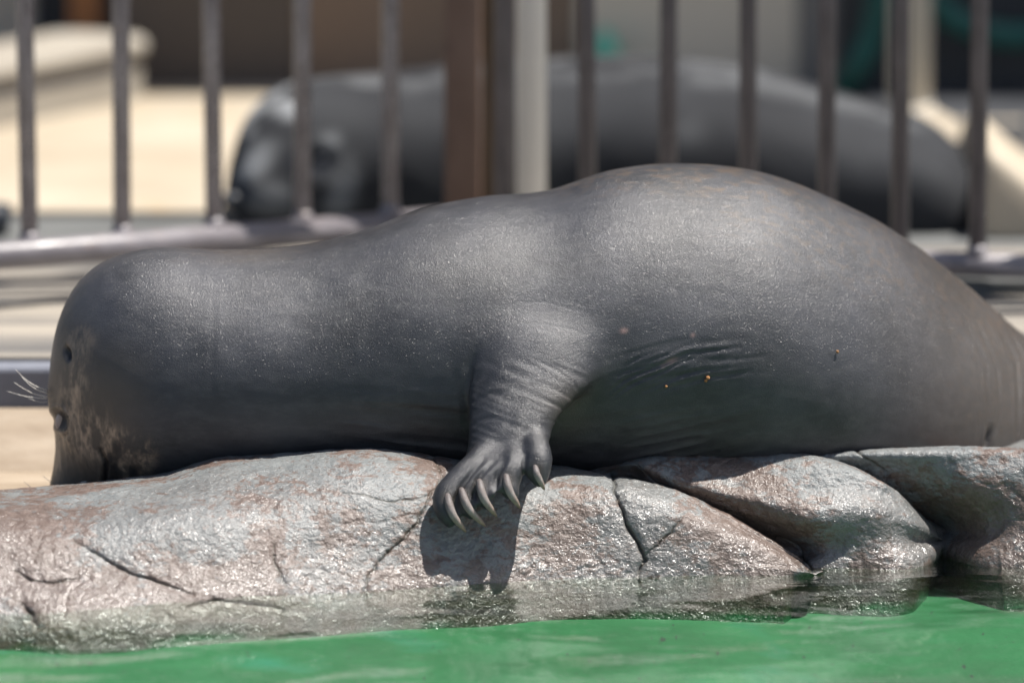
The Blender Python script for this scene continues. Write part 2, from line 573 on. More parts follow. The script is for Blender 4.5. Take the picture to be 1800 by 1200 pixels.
def rock(name, u0, u1, nu, rows, label, seed, blend=None):
    """rows: list of control curves [(u, py, Y)...] from under water up over the crest; tail rows are absolute"""
    U = np.linspace(u0, u1, nu)
    C = []
    Q_ = [curve(r, U) for r in rows]
    y0 = np.array([G(a, b, ZW)[1] for a, b in zip(U, Q_[0][:, 0])])
    for ri, q in enumerate(Q_):
        if ri == 0: q[:, 1] = y0
        elif blend and ri < len(Q_) - 1:
            yc = Q_[-1][:, 1]
            q[:, 1] = yc + (y0 - yc) * blend[ri - 1]
        C.append(np.stack([W(a, b, c) for a, b, c in zip(U, q[:, 0], q[:, 1])]))
    base = C[0].copy(); base[:, 2] = ZW - .09; base[:, 1] += -.035 + .22 * sstep(U, u1 - 70, u1)
    top = C[-1].copy()
    back1 = top.copy(); back1[:, 1] += .14; back1[:, 2] -= .032
    back2 = top.copy(); back2[:, 1] += .26; back2[:, 2] -= .075
    back3 = top.copy(); back3[:, 1] += .33; back3[:, 2] = -.55
    ctrl = [base] + C + [back1, back2, back3]
    A = np.stack(ctrl, 0)                         # rows, nu, 3
    nvis = len(C) * 52
    m = A.shape[0]
    prof = []
    ts = np.r_[np.linspace(0, 1, 14)[:-1], np.linspace(1, m - 4, nvis)[:-1], np.linspace(m - 4, m - 1, 50)]
    for t in ts:
        i = min(int(t), m - 2); f = t - i
        p0, p1, p2, p3 = A[max(i - 1, 0)], A[i], A[i + 1], A[min(i + 2, m - 1)]
        prof.append(.5 * ((2 * p1) + (-p0 + p2) * f + (2 * p0 - 5 * p1 + 4 * p2 - p3) * f ** 2 + (-p0 + 3 * p1 - 3 * p2 + p3) * f ** 3))
    R = np.stack(prof, 0)
    k, n, _ = R.shape
    idx = np.arange(k * n).reshape(k, n)
    F = np.stack([idx[:-1, :-1], idx[:-1, 1:], idx[1:, 1:], idx[1:, :-1]], -1).reshape(-1, 4)
    V = R.reshape(-1, 3)
    me = mesh(name, V, F)
    N = vnormals(me)
    d = .010 * fbm(V, 6, 2, seed) + .0018 * fbm(V, 22, 3, seed + 3)
    rg = 1 - np.abs(fbm(V * np.array([1, 1, 1.6]), 16, 3, seed + 9))
    d -= .0007 * np.clip(rg - .88, 0, 1) / .12
    d += .0010 * fbm(V, 110, 3, seed + 20, .6)
    u, v = proj(V)
    jit = 9 * fbm(V, 45, 4, seed + 31, .6)
    cr_m = np.zeros(len(V))
    for line, hw, dep in CRACKS:
        dist, al, side = seg_dist(u + jit, v + jit * .7, line)
        wv = (.45 + .8 * vnoise(V, 70, 77) * .5 + .5)
        hw = hw * .68; dep = dep * .75
        g = np.exp(-(dist / (hw * np.clip(wv, .4, 1.4))) ** 2) * np.sin(np.clip(al, .04, .97) * math.pi) ** .4
        d -= dep * g
        d -= dep * .35 * np.exp(-(dist / (hw * 4)) ** 2)
        cr_m = np.maximum(cr_m, g)
    V2 = V + N * d[:, None]
    setco(me, V2)
    u, v = proj(V2)
    # marks: wet, crack dirt, paint
    zz = V2[:, 2] - ZW
    wet = np.clip(1.25 - zz / .115 + .6 * fbm(V, 14, 3, 91), .12, 1)
    paint = .10 + sstep(zz, .02, .17) * .26 + sstep(u, 1050, 1700) * .05 + .22 * fbm(V, 5, 3, 51)
    alg = np.clip(1 - (zz + .004) / .012 + .8 * fbm(V, 40, 3, 61), 0, 1) * (.45 + .5 * sstep(u, 1250, 1500))
    grn = np.clip((-zz - .036 + .016 * np.clip((-V[:, 0] - .02) / .4, 0, 1)) / .012 + 1.2 * fbm(V, 18, 3, 71), 0, 1)
    setattr_col(me, 'marks', np.c_[wet, np.clip(cr_m * .85 + alg * .6 + .62 * sstep(-zz, .002, .012), 0, 1), np.clip(paint, 0, 1), grn])
    bm = bmesh.new(); bm.from_mesh(me); bm.verts.ensure_lookup_table()
    for col_ in (0, n - 1):
        try: bm.faces.new([bm.verts[int(q_)] for q_ in idx[:, col_]])
        except ValueError: pass
    bmesh.ops.recalc_face_normals(bm, faces=bm.faces)
    bm.to_mesh(me); bm.free()
    o = link(name, me, MROCK)
    # put origin at base
    b = Vector((V2[:, 0].mean(), V2[:, 1].mean(), ZW))
    me.transform(__import__('mathutils').Matrix.Translation(-b))
    o.location = b
    return tag(o, label, 'rock', 'rocks along the pool edge')

# left long rock
rock('rock', -420, 1446, 1000, [
    [(-420, 1106, 0), (0, 1100, 0), (150, 1096, 0), (300, 1086, 0), (450, 1073, 0), (600, 1060, 0), (740, 1047, 0), (850, 1038, 0), (1000, 1027, 0), (1200, 1020, 0), (1350, 1016, 0), (1420, 1013, 0), (1446, 1008, 0)],
    [(-420, 1022, -.272), (0, 1015, -.272), (300, 1000, -.268), (600, 965, -.258), (850, 955, -.25), (1000, 950, -.248), (1150, 957, -.25), (1300, 980, -.255), (1400, 1004, -.235), (1446, 1007, -.10)],
    [(-420, 940, -.225), (0, 930, -.225), (300, 905, -.215), (600, 870, -.205), (850, 868, -.20), (1000, 875, -.205), (1150, 895, -.215), (1300, 945, -.235), (1400, 992, -.225), (1446, 1006, -.09)],
    [(-420, 892, -.155), (0, 880, -.155), (150, 868, -.15), (300, 846, -.14), (400, 817, -.13), (600, 804, -.12), (780, 812, -.12), (900, 825, -.125), (1000, 832, -.13), (1100, 850, -.14), (1200, 880, -.165), (1300, 925, -.20), (1400, 982, -.21), (1446, 1005, -.08)],
    [(-420, 878, -.08), (0, 864, -.08), (100, 858, -.08), (200, 848, -.08), (280, 834, -.075), (340, 812, -.07), (400, 797, -.06), (500, 789, -.05), (600, 787, -.05), (720, 792, -.05), (800, 806, -.05), (900, 813, -.05), (1000, 820, -.06), (1090, 838, -.08), (1200, 868, -.11), (1300, 915, -.12), (1400, 976, -.12), (1446, 1004, -.03)],
], 'long pale grey and brown wet rock under the sleeping seal, at the left', 1, (.84, .66, .34))

# middle rock, behind the first, with a shaded undercut
rock('rock', 1010, 1668, 430, [
    [(1010, 1020, 0), (1200, 1008, 0), (1400, 1004, 0), (1500, 1003, 0), (1590, 1000, 0), (1640, 982, 0), (1668, 950, 0)],
    [(1010, 900, -.05), (1100, 900, -.06), (1200, 930, -.07), (1300, 950, -.08), (1400, 970, -.10), (1460, 960, -.135), (1550, 950, -.130), (1620, 955, -.08), (1668, 945, .0)],
    [(1010, 852, -.06), (1100, 832, -.065), (1150, 850, -.085), (1250, 880, -.11), (1350, 905, -.130), (1420, 915, -.145), (1500, 900, -.135), (1560, 905, -.12), (1620, 930, -.09), (1668, 955, -.01)],
    [(1010, 846, -.06), (1080, 820, -.065), (1130, 815, -.085), (1200, 838, -.10), (1300, 858, -.115), (1400, 862, -.12), (1500, 862, -.11), (1560, 875, -.10), (1620, 915, -.075), (1668, 945, .0)],
    [(1010, 838, -.03), (1060, 815, -.03), (1100, 800, -.035), (1150, 790, -.04), (1220, 785, -.04), (1300, 787, -.04), (1370, 791, -.05), (1430, 799, -.065), (1500, 818, -.07), (1560, 850, -.07), (1620, 900, -.03), (1668, 935, .02)],
], 'brown and grey boulder with a dark undercut, behind the cracked rock right of the paw', 41)

# right rock
rock('rock', 1400, 2250, 480, [
    [(1400, 950, 0), (1560, 955, 0), (1650, 968, 0), (1700, 985, 0), (1750, 997, 0), (1820, 1000, 0), (2250, 1004, 0)],
    [(1400, 930, .06), (1560, 925, .05), (1640, 930, .02), (1690, 930, -.03), (1750, 935, -.09), (1850, 935, -.115), (2250, 940, -.125)],
    [(1400, 880, .0), (1540, 880, -.015), (1600, 875, -.03), (1650, 870, -.05), (1720, 870, -.09), (1850, 870, -.10), (2250, 870, -.11)],
    [(1400, 832, -.02), (1500, 828, -.035), (1550, 823, -.045), (1610, 818, -.06), (1700, 815, -.075), (1850, 812, -.085), (2250, 805, -.09)],
    [(1400, 802, -.025), (1450, 799, -.04), (1500, 797, -.045), (1560, 795, -.045), (1650, 791, -.045), (1800, 785, -.045), (2250, 777, -.045)],
], 'pale blue grey boulder at the right edge under the seal\'s rear', 87)

# ------------------------------------------------------------------ resting seal
PAIRS = [  # top/outer px,py, bottom/inner px,py, half depth m, centre depth m
    (2290, 815, 2290, 850, .030, .46), (2200, 790, 2195, 862, .055, .45), (2080, 742, 2085, 880, .08, .42), (1960, 690, 1965, 892, .105, .385),
    (1860, 632, 1870, 896, .13, .345), (1780, 568, 1790, 897, .152, .305), (1700, 500, 1710, 895, .175, .26), (1580, 413, 1590, 892, .20, .20),
    (1450, 344, 1465, 882, .213, .155), (1330, 303, 1340, 870, .218, .125), (1200, 290, 1210, 856, .213, .105), (1080, 301, 1090, 848, .20, .085),
    (960, 338, 970, 846, .199, .078), (850, 347, 850, 844, .191, .066), (740, 366, 740, 842, .181, .056), (640, 404, 640, 842, .166, .045),
    (540, 431, 545, 844, .162, .045), (440, 440, 460, 848, .158, .045), (350, 440, 390, 856, .152, .045), (280, 436, 340, 864, .146, .045),
    (215, 447, 305, 872, .138, .045), (165, 472, 283, 880, .128, .045), (130, 508, 270, 886, .118, .045), (107, 555, 260, 892, .108, .045),
    (94, 605, 254, 898, .098, .045), (87, 655, 250, 902, .088, .042), (84, 700, 247, 905, .078, .04), (93, 742, 244, 908, .069, .038),
    (97, 780, 240, 910, .060, .035), (94, 820, 230, 912, .052, .033), (87, 858, 212, 914, .046, .03), (93, 888, 180, 916, .034, .03),
    (115, 905, 150, 916, .015, .03),
]

def seal_mesh(pairs, nring, sag=.10, n=72, boxy=1.0):
    Q = cr(pairs, nring)
    th = np.linspace(0, 2 * math.pi, n, endpoint=False)
    rings = []
    for q in Q:
        a = W(q[0], q[1], q[5]); b = W(q[2], q[3], q[5])
        c = (a + b) / 2
        hx = (a - b) / 2
        L = np.linalg.norm(hx)
        ww = max(q[4], .002)
        # correct the half height for the view tilt
        Lc = math.sqrt(max((L ** 2 - (ww * math.sin(E)) ** 2) / math.cos(E) ** 2, (L * .8) ** 2))
        hx = hx / max(L, 1e-6) * Lc
        cs, sn = np.cos(th), np.sin(th)
        if boxy != 1: cs, sn = np.sign(cs) * np.abs(cs) ** boxy, np.sign(sn) * np.abs(sn) ** boxy
        wloc = ww * (1 - sag * cs)
        rings.append(c + cs[:, None] * hx + (sn * wloc)[:, None] * np.array([0, 1.0, 0]))
    return fixnormals(rings_mesh('s', np.array(rings)))

def flat_tube(rows, n=28, samples=24):
    """rows (px, py, Y, half width px, half thickness m, direction deg of the wide axis)"""
    Q = cr(rows, samples)
    th = np.linspace(0, 2 * math.pi, n, endpoint=False)
    rings = []
    for q in Q:
        c = W(q[0], q[1], q[2])
        a = math.radians(q[5])
        ax = np.array([math.cos(a), 0, -math.sin(a)]) * max(q[3], 1) * 7e-4
        rings.append(c + np.cos(th)[:, None] * ax + np.sin(th)[:, None] * max(q[4], .001) * np.array([0, 1, 0.0]))
    return fixnormals(rings_mesh('t', np.array(rings)))

ARM = [  # px, py, Y, half width px, half thickness, tilt of width axis
    (985, 500, .00, 150, .06, 10), (965, 560, -.055, 138, .07, 10), (948, 615, -.088, 126, .060, 8), (940, 660, -.114, 112, .053, 4),
    (918, 705, -.141, 94, .045, -2), (901, 748, -.165, 77, .037, -8), (893, 785, -.183, 76, .032, -14), (878, 818, -.203, 88, .029, -20),
    (862, 848, -.224, 90, .026, -28), (848, 872, -.239, 81, .020, -31), (842, 886, -.247, 70, .009, -32)]
DIG = [
    [(868, 780, -.188, 18), (826, 826, -.220, 21), (790, 868, -.236, 25), (785, 898, -.250, 21), (800, 922, -.256, 12)],
    [(880, 785, -.190, 18), (846, 828, -.224, 17), (820, 866, -.240, 16), (821, 892, -.250, 13), (834, 908, -.254, 8)],
    [(893, 785, -.191, 18), (868, 825, -.226, 18), (850, 856, -.240, 17), (852, 876, -.248, 14), (864, 890, -.252, 8)],
    [(912, 782, -.191, 18), (903, 815, -.226, 20), (894, 840, -.238, 19), (897, 860, -.246, 15), (905, 874, -.249, 8)],
    [(938, 770, -.188, 20), (946, 800, -.222, 22), (946, 824, -.232, 21), (950, 842, -.238, 15), (955, 852, -.240, 8)],
]
def px_tube(rows, fl=1.0):
    rows = [(a, b, c, r + (2.5 if k < 3 else .5)) for k, (a, b, c, r) in enumerate(rows)]
    P = [W(a, b, c) for a, b, c, r in rows]
    return fixnormals(tube('d', P, [r * 7e-4 for *_, r in rows], 16, 22, fl))

def build_body(meshes, voxel):
    bm = bmesh.new()
    for m_ in meshes:
        bm.from_mesh(m_)
    me = bpy.data.meshes.new('tmp')
    bm.to_mesh(me); bm.free()
    o = bpy.data.objects.new('tmp', me)
    COL.objects.link(o)
    r = o.modifiers.new('r', 'REMESH'); r.mode = 'VOXEL'; r.voxel_size = voxel
    dg = bpy.context.evaluated_depsgraph_get()
    out = bpy.data.meshes.new_from_object(o.evaluated_get(dg))
    bpy.data.objects.remove(o)
    return out

hind = [flat_tube([(2200, 825, .45, 30, .04, 90), (2330, 850, .44, 45, .025, 90), (2450, 875, .40, 75, .016, 90), (2520, 890, .38, 80, .008, 90)]),
        flat_tube([(2200, 825, .47, 30, .04, 90), (2330, 845, .52, 45, .025, 90), (2450, 860, .58, 75, .016, 90), (2520, 870, .62, 80, .008, 90)])]
far_arm = flat_tube([(930, 600, .18, 110, .06, 0), (915, 720, .24, 90, .04, 0), (900, 800, .27, 80, .025, 0)])
body = build_body([seal_mesh(PAIRS, 200), flat_tube(ARM), far_arm] + [px_tube(d) for d in DIG] + hind, .0027)
V = vcoords(body)
u, v = proj(V)
front = (V[:, 1] < .12).astype(float)
# smoothing : broad at the shoulder, light on the hand
w_all = np.full(len(V), .9)
w_sh = np.exp(-((u - 960) / 170) ** 2 - ((v - 612) / 75) ** 2) * front
hand = sstep(v, 760, 800) * (u > 740) * (u < 990) * front * (V[:, 1] < -.15)
V = lap(body, V, w_all * (1 - .6 * hand), 7)
V = lap(body, V, np.clip(w_sh * 1.7, 0, 1), 180, .6)
V = lap(body, V, hand * (1 - sstep(v, 838, 856)) * .9, 22)
arm_zone = (V[:, 1] < -.06) * sstep(v, 560, 640) * (u > 790) * (u < 1110) * (1 - hand)
V = lap(body, V, np.clip(arm_zone, 0, 1) * .8, 14)
setco(body, V)
N = vnormals(body)
u, v = proj(V)
facing = np.clip(-N[:, 1] * 2 + .6, 0, 1) * (V[:, 1] < .30)
trunk = np.clip(1 - arm_zone * 0 , 0, 1)
isarm = ((V[:, 1] < -.135) & (u > 760) & (u < 1075) & (v > 610)).astype(float)

d = np.zeros(len(V))
# soft body lumps
d += .0022 * fbm(V, 6, 2, 3) + .0010 * fbm(V, 17, 3, 13)

def stroke(line, hw, dep, ridge=.35, mask=None, off=0):
    global d
    wob = 8 * vnoise(V, 18, 5)
    dist, al, side = seg_dist(u, v + wob, line)
    env = np.clip(np.sin(np.clip(al, 0.03, .97) * math.pi), 0, 1) ** .6
    g = -dep * np.exp(-(dist / hw) ** 2) + dep * ridge * np.exp(-((dist - hw * 1.9) / hw) ** 2)
    mk = facing if mask is None else facing * mask
    d += g * env * mk

notarm = 1 - isarm
# armpit folds sweeping back along the flank
for ln, hw, dep in (
    ([(1078, 690), (1105, 672), (1150, 652), (1200, 632), (1262, 616)], 4.0, .0024),
    ([(1070, 682), (1100, 660), (1150, 640), (1215, 620), (1300, 606)], 4.0, .0028),
    ([(1085, 655), (1130, 640), (1180, 626), (1235, 608)], 3.4, .0014),
    ([(1120, 690), (1160, 672), (1215, 655), (1250, 645)], 3.8, .0018),
    ([(1125, 628), (1170, 618), (1215, 604)], 3.0, .0008),
    ([(1160, 686), (1205, 676), (1262, 662), (1320, 648)], 4.0, .0011),
    ([(1090, 640), (1120, 622), (1150, 612)], 3.0, .0008),
    ([(1230, 640), (1280, 628), (1345, 622)], 3.6, .0010)):
    stroke(ln, hw * .85, dep * .75, .5, notarm)
stroke([(905, 528), (960, 526), (1010, 540), (1035, 552)], 2.2, .0003)
stroke([(905, 562), (955, 565), (1000, 575), (1030, 590)], 2.2, .0003)
stroke([(920, 625), (965, 645), (1005, 668), (1020, 690)], 2.4, .0006)
stroke([(955, 700), (985, 712), (1005, 735)], 2.4, .0008)
stroke([(968, 680), (1000, 695), (1018, 715)], 2.4, .0007)
stroke([(950, 735), (975, 738), (992, 752)], 2.4, .0009)
stroke([(832, 705), (860, 690), (890, 684)], 4, .0008)
stroke([(828, 745), (850, 733), (875, 728)], 4, .0008)
ww_ = np.exp(-((u - 1185) / 105) ** 2 - ((v - 642) / 42) ** 2) * facing * notarm
tt = v + .33 * (u - 1070) - .0006 * (u - 1070) ** 2
d += ww_ * .0011 * (1 - np.abs(vnoise(np.c_[u * .011, tt * .10, 0 * u], 1.0, 28)) * 2)
wa_ = sstep(v, 600, 650) * (1 - sstep(v, 770, 800)) * isarm
d += wa_ * .0005 * (1 - np.abs(vnoise(np.c_[u * .014 + v * .008, v * .075 - u * .03, 0 * u], 1.0, 38)) * 2)
# crease in front of the arm, where it leaves the neck
stroke([(836, 620), (825, 650), (820, 700), (822, 770)], 8, .003, .2, notarm)
# neck folds above the rock, rings of the neck
fold = sstep(v, 660, 720) * sstep(u, 560, 660) * (1 - sstep(u, 815, 835)) * facing * notarm
Pn = np.c_[u * .0065, v * .075 - 0.012 * (u - 600) * .6, np.zeros(len(u))]
d += fold * .0019 * (1 - np.abs(vnoise(Pn, 1.0, 8)) * 2)
fold2 = sstep(v, 700, 740) * sstep(u, 990, 1040) * (1 - sstep(u, 1250, 1400)) * facing * notarm
d += fold2 * .0013 * (1 - np.abs(vnoise(np.c_[u * .006, v * .06 + u * .012, 0 * u], 1.0, 18)) * 2)
for cx in (374,):
    stroke([(cx + 4, 500), (cx, 580), (cx - 2, 660), (cx + 2, 770)], 6, .00025, .4, notarm)
# hind wrinkles
for cx, dep in ((1738, .0016), (1756, .0022), (1773, .0026), (1790, .0026), (1808, .003), (1822, .002), (1722, .001)):
    stroke([(cx - 45, 560), (cx - 5, 640), (cx + 3 * math.sin(cx), 720), (cx - 12 + 6 * math.sin(cx * 2.3), 800)], 3.2, dep * (.22 + .14 * math.sin(cx * 1.7)), .5)
stroke([(1742, 745), (1733, 790)], 5, .006, .2)
# grooves between the digits
for ln in ([(850, 808), (815, 850), (800, 880), (803, 905)], [(868, 812), (838, 845), (833, 870), (842, 890)],
           [(890, 808), (873, 838), (872, 858), (882, 878)], [(925, 800), (920, 825), (922, 842), (930, 858)]):
    stroke(ln, 4.0, .0034, .25, hand)
for ln in ([(905, 700), (895, 745), (865, 800)], [(930, 712), (925, 750), (905, 795)], [(955, 745), (950, 780)]):
    stroke(ln, 10, .0004, .4)
# ear hole, eye socket, mouth line
def dent(cx, cy, rx, ry, dep, ang=0, rim=0):
    global d
    a = math.radians(ang)
    x = (u - cx) * math.cos(a) + (v - cy) * math.sin(a)
    y = -(u - cx) * math.sin(a) + (v - cy) * math.cos(a)
    r = np.sqrt((x / rx) ** 2 + (y / ry) ** 2)
    d += (-dep * np.exp(-r ** 2) + rim * np.exp(-((r - 1.5) / .35) ** 2)) * (V[:, 1] < .10)
    return r
r_ear = dent(119, 621, 4.6, 11, .010, -12, .0005)
r_eye = dent(104, 737, 11, 15, .009, -25, .0018)
stroke([(176, 790), (186, 815), (184, 850), (180, 875)], 4, .005, .3)
stroke([(110, 700), (122, 730), (118, 765), (108, 780)], 3, .0012, .6)
V = V + N * d[:, None]
setco(body, V)
u, v = proj(V)

def blob(cx, cy, rx, ry, ang=0):
    a = math.radians(ang)
    x = (u - cx) * math.cos(a) + (v - cy) * math.sin(a)
    y = -(u - cx) * math.sin(a) + (v - cy) * math.cos(a)
    return np.exp(-((x / rx) ** 2 + (y / ry) ** 2) ** 1.4)
nz = fbm(V * np.array([1, 1, .45]), 75, 4, 101, .65)
nz2 = fbm(V, 95, 3, 111)
fr2 = V[:, 1] < .09
tan = .55 * blob(128, 690, 26, 60, 8) + .65 * blob(148, 765, 40, 48) + .9 * blob(195, 778, 26, 26) + 1.0 * blob(232, 800, 36, 30, 35) + .6 * blob(110, 800, 12, 40, 10) + .35 * blob(140, 600, 25, 25) + .5 * blob(215, 828, 30, 20)
tan = np.clip(tan * 1.7, 0, 1) * np.clip(.70 + 2.6 * nz, 0, 1)
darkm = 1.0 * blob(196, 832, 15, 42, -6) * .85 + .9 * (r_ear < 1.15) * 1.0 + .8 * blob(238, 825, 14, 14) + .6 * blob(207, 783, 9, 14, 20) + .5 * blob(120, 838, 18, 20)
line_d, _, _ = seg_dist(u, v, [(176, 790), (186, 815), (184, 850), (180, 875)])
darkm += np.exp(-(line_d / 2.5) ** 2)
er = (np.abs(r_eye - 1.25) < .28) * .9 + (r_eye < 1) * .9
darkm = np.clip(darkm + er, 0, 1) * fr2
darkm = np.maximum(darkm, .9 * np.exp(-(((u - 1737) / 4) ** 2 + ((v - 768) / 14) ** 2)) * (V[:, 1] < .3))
tan *= fr2 * (1 - np.clip(er, 0, 1))
flecks = .9 * np.exp(-((u - 1180) / 230) ** 2) * (1 - sstep(v, 320, 360)) + .6 * sstep(u, 1180, 1300) * (1 - sstep(v + (1400 - u) * .42, 395, 520)) + .35 * sstep(u, 1600, 1750)
flecks += .25 * np.exp(-((u - 420) / 150) ** 2) * (1 - sstep(v, 445, 480))
pink = blob(1097, 581, 7, 5) + blob(1180, 634, 12, 4, -20) + .8 * blob(1218, 589, 4, 4) + .5 * blob(1165, 643, 5, 3)
warm = .55 * np.exp(-((u - 1000) / 40) ** 2 - ((v - 715) / 45) ** 2) + .55 * sstep(u, 1450, 1780) + .35 * np.exp(-((u - 430) / 90) ** 2) * (1 - sstep(v, 445, 475)) + .95 * fr2 * (1 - sstep(u, 170, 300)) * sstep(v, 560, 700)
for cl in (((788, 877)), ((814, 868)), ((844, 853)), ((891, 843)), ((943, 825))):
    warm = np.maximum(warm, .8 * np.exp(-(((u - cl[0]) / 12) ** 2 + ((v - cl[1]) / 12) ** 2)) * (V[:, 1] < -.15))
setattr_col(body, 'marks', np.clip(np.c_[tan, darkm, flecks], 0, 1))
setattr_col(body, 'marks_two', np.clip(np.c_[pink * .8, warm, np.ones(len(V))], 0, 1))

seal = empty('seal', (W(900, 830, .07)[0], .07, W(900, 830, .07)[2]))
tag(seal, 'large grey seal asleep over the rocks with head hanging down and clawed paw in front', 'seal')
child('body', body, MSEAL, seal)

# claws
def mat_claw():
    m = M('claw_horn')
    c = m.coord()
    at = m.n('Attribute'); at.attribute_name = 'along'
    col = m.ramp(at.outputs['Fac'], [(0, (.07, .06, .055)), (.25, (.12, .11, .11)), (.6, (.30, .265, .25)), (.85, (.29, .21, .165)), (1, (.16, .10, .07))])
    col = m.mix(m.ramp(m.noise(m.coord((300, 300, 60)), 1, 4, .6), [(.35, 0), (.7, .5)]), col, (.16, .12, .10))
    return m.fin(col, .5, m.bump(m.noise(m.coord((600, 600, 120)), 1, 2), .0006), Specular_IOR_Level=.3)
MCLAW = mat_claw()
bodyV = V
def surf_y(px, py, rad=5):
    m_ = (np.abs(u - px) < rad) & (np.abs(v - py) < rad)
    return bodyV[m_, 1].min() if m_.any() else -.25
CL = [((787, 874), (797, 906), (819, 934)), ((812, 864), (826, 896), (853, 924)), ((843, 849), (853, 880), (873, 907)),
      ((890, 839), (898, 868), (914, 892)), ((941, 821), (948, 842), (957, 860))]
for (a, b, c_) in CL:
    ya = surf_y(*a) + .0025
    yb = min(surf_y(*b) - .0025, ya - .004)
    P = [W(a[0] - 1, a[1] - 5, ya + .004), W(a[0], a[1], ya), W(a[0] + (b[0] - a[0]) * .45 - 1, a[1] + (b[1] - a[1]) * .5, (ya + yb) / 2 - .003), W(b[0], b[1], yb - .001), W((b[0] + c_[0]) / 2 + 1, (b[1] + c_[1]) / 2 + 2, yb + .002), W(c_[0], c_[1], yb + .007)]
    s = 1.0 if a[0] < 930 else .82
    me = tube('claw', P, [.0030 * s, .0044 * s, .0050 * s, .0046 * s, .0034 * s, .0012 * s], 14, 26)
    t = np.r_[np.repeat(np.linspace(0, 1, 26), 14), 0, 1]
    at = me.attributes.new('along', 'FLOAT', 'POINT'); at.data.foreach_set('value', t)
    child('claw', fixnormals(me), MCLAW, seal)

# eye with pale membrane
ye = surf_y(104, 737, 5)
ey = W(107, 738, ye + .0052)
bm = bmesh.new()
bmesh.ops.create_uvsphere(bm, u_segments=24, v_segments=16, radius=.0092)
for q in bm.verts:
    q.co.y *= .5
    q.co.z *= 1.3
    q.co.x, q.co.z = q.co.x * .7 + q.co.z * .28, q.co.z - q.co.x * .2
    q.co += Vector(ey)
em = bpy.data.meshes.new('eye'); bm.to_mesh(em); bm.free()
child('eye', em, MEYE, seal)

# whiskers
def whisk(pts, Ys, r0, r1, root=seal):
    P = [W(a, b, y) for (a, b), y in zip(pts, Ys)]
    n = len(P)
    child('whisker', tube('w', P, np.linspace(r0 * .75, r1 * 1.0, n), 6, 16), MWHISK, root)
y0 = .02
whisk([(84, 686), (62, 678), (42, 664), (28, 650)], [y0, 0, -.01, -.02], .0010, .0003)
whisk([(83, 691), (64, 684), (50, 674), (38, 662)], [y0, .01, .0, .0], .0010, .0003)
whisk([(82, 697), (60, 692), (42, 683), (25, 672)], [y0, .01, -.01, -.02], .0010, .0003)
whisk([(82, 700), (55, 698), (35, 694), (12, 687)], [y0, .01, .0, .0], .0008, .0002)
whisk([(83, 706), (72, 707), (62, 704), (50, 700)], [y0, .01, .0, .0], .0006, .0002)
ym = surf_y(150, 852, 8) - .004
whisk([(142, 853), (165, 850), (192, 848), (215, 843), (243, 832)], [ym, ym - .01, ym - .012, ym - .014, ym - .016], .0013, .0004)
whisk([(128, 862), (134, 853), (142, 848), (152, 846)], [ym, ym - .008, ym - .01, ym - .01], .0009, .0004)
whisk([(95, 852), (88, 846), (80, 840), (76, 836)], [y0, .0, .0, .0], .0005, .0002)
whisk([(62, 862), (54, 856), (48, 851), (42, 846)], [.02, .0, .0, .0], .0005, .0002)

# crumbs stuck on the flank
for i, (cx, cy, r, lab) in enumerate([(1171, 679, .0017, 'tiny orange crumb stuck on the seal\'s flank below the armpit folds, nearest the paw'),
                                      (1244, 664, .0026, 'larger double orange crumb stuck on the seal\'s flank, middle of three'),
                                      (1472, 618, .0019, 'tiny reddish crumb on the seal\'s flank, far right of the three')]):
    p = W(cx, cy, surf_y(cx, cy, 5) - .001)
    bm = bmesh.new()
    bmesh.ops.create_icosphere(bm, subdivisions=2, radius=r, matrix=__import__('mathutils').Matrix.Translation((0, 0, 0)))
    if i == 1:
        bmesh.ops.create_icosphere(bm, subdivisions=2, radius=r * .8, matrix=__import__('mathutils').Matrix.Translation((-.0022, 0, -.0036)))
    random.seed(i)
    for q in bm.verts: q.co *= random.uniform(.8, 1.15)
    me = bpy.data.meshes.new('crumb'); bm.to_mesh(me); bm.free()
    o = link('food_crumb', me, MCRUMB); o.location = p
    tag(o, lab, 'crumb', 'crumbs on the seal')

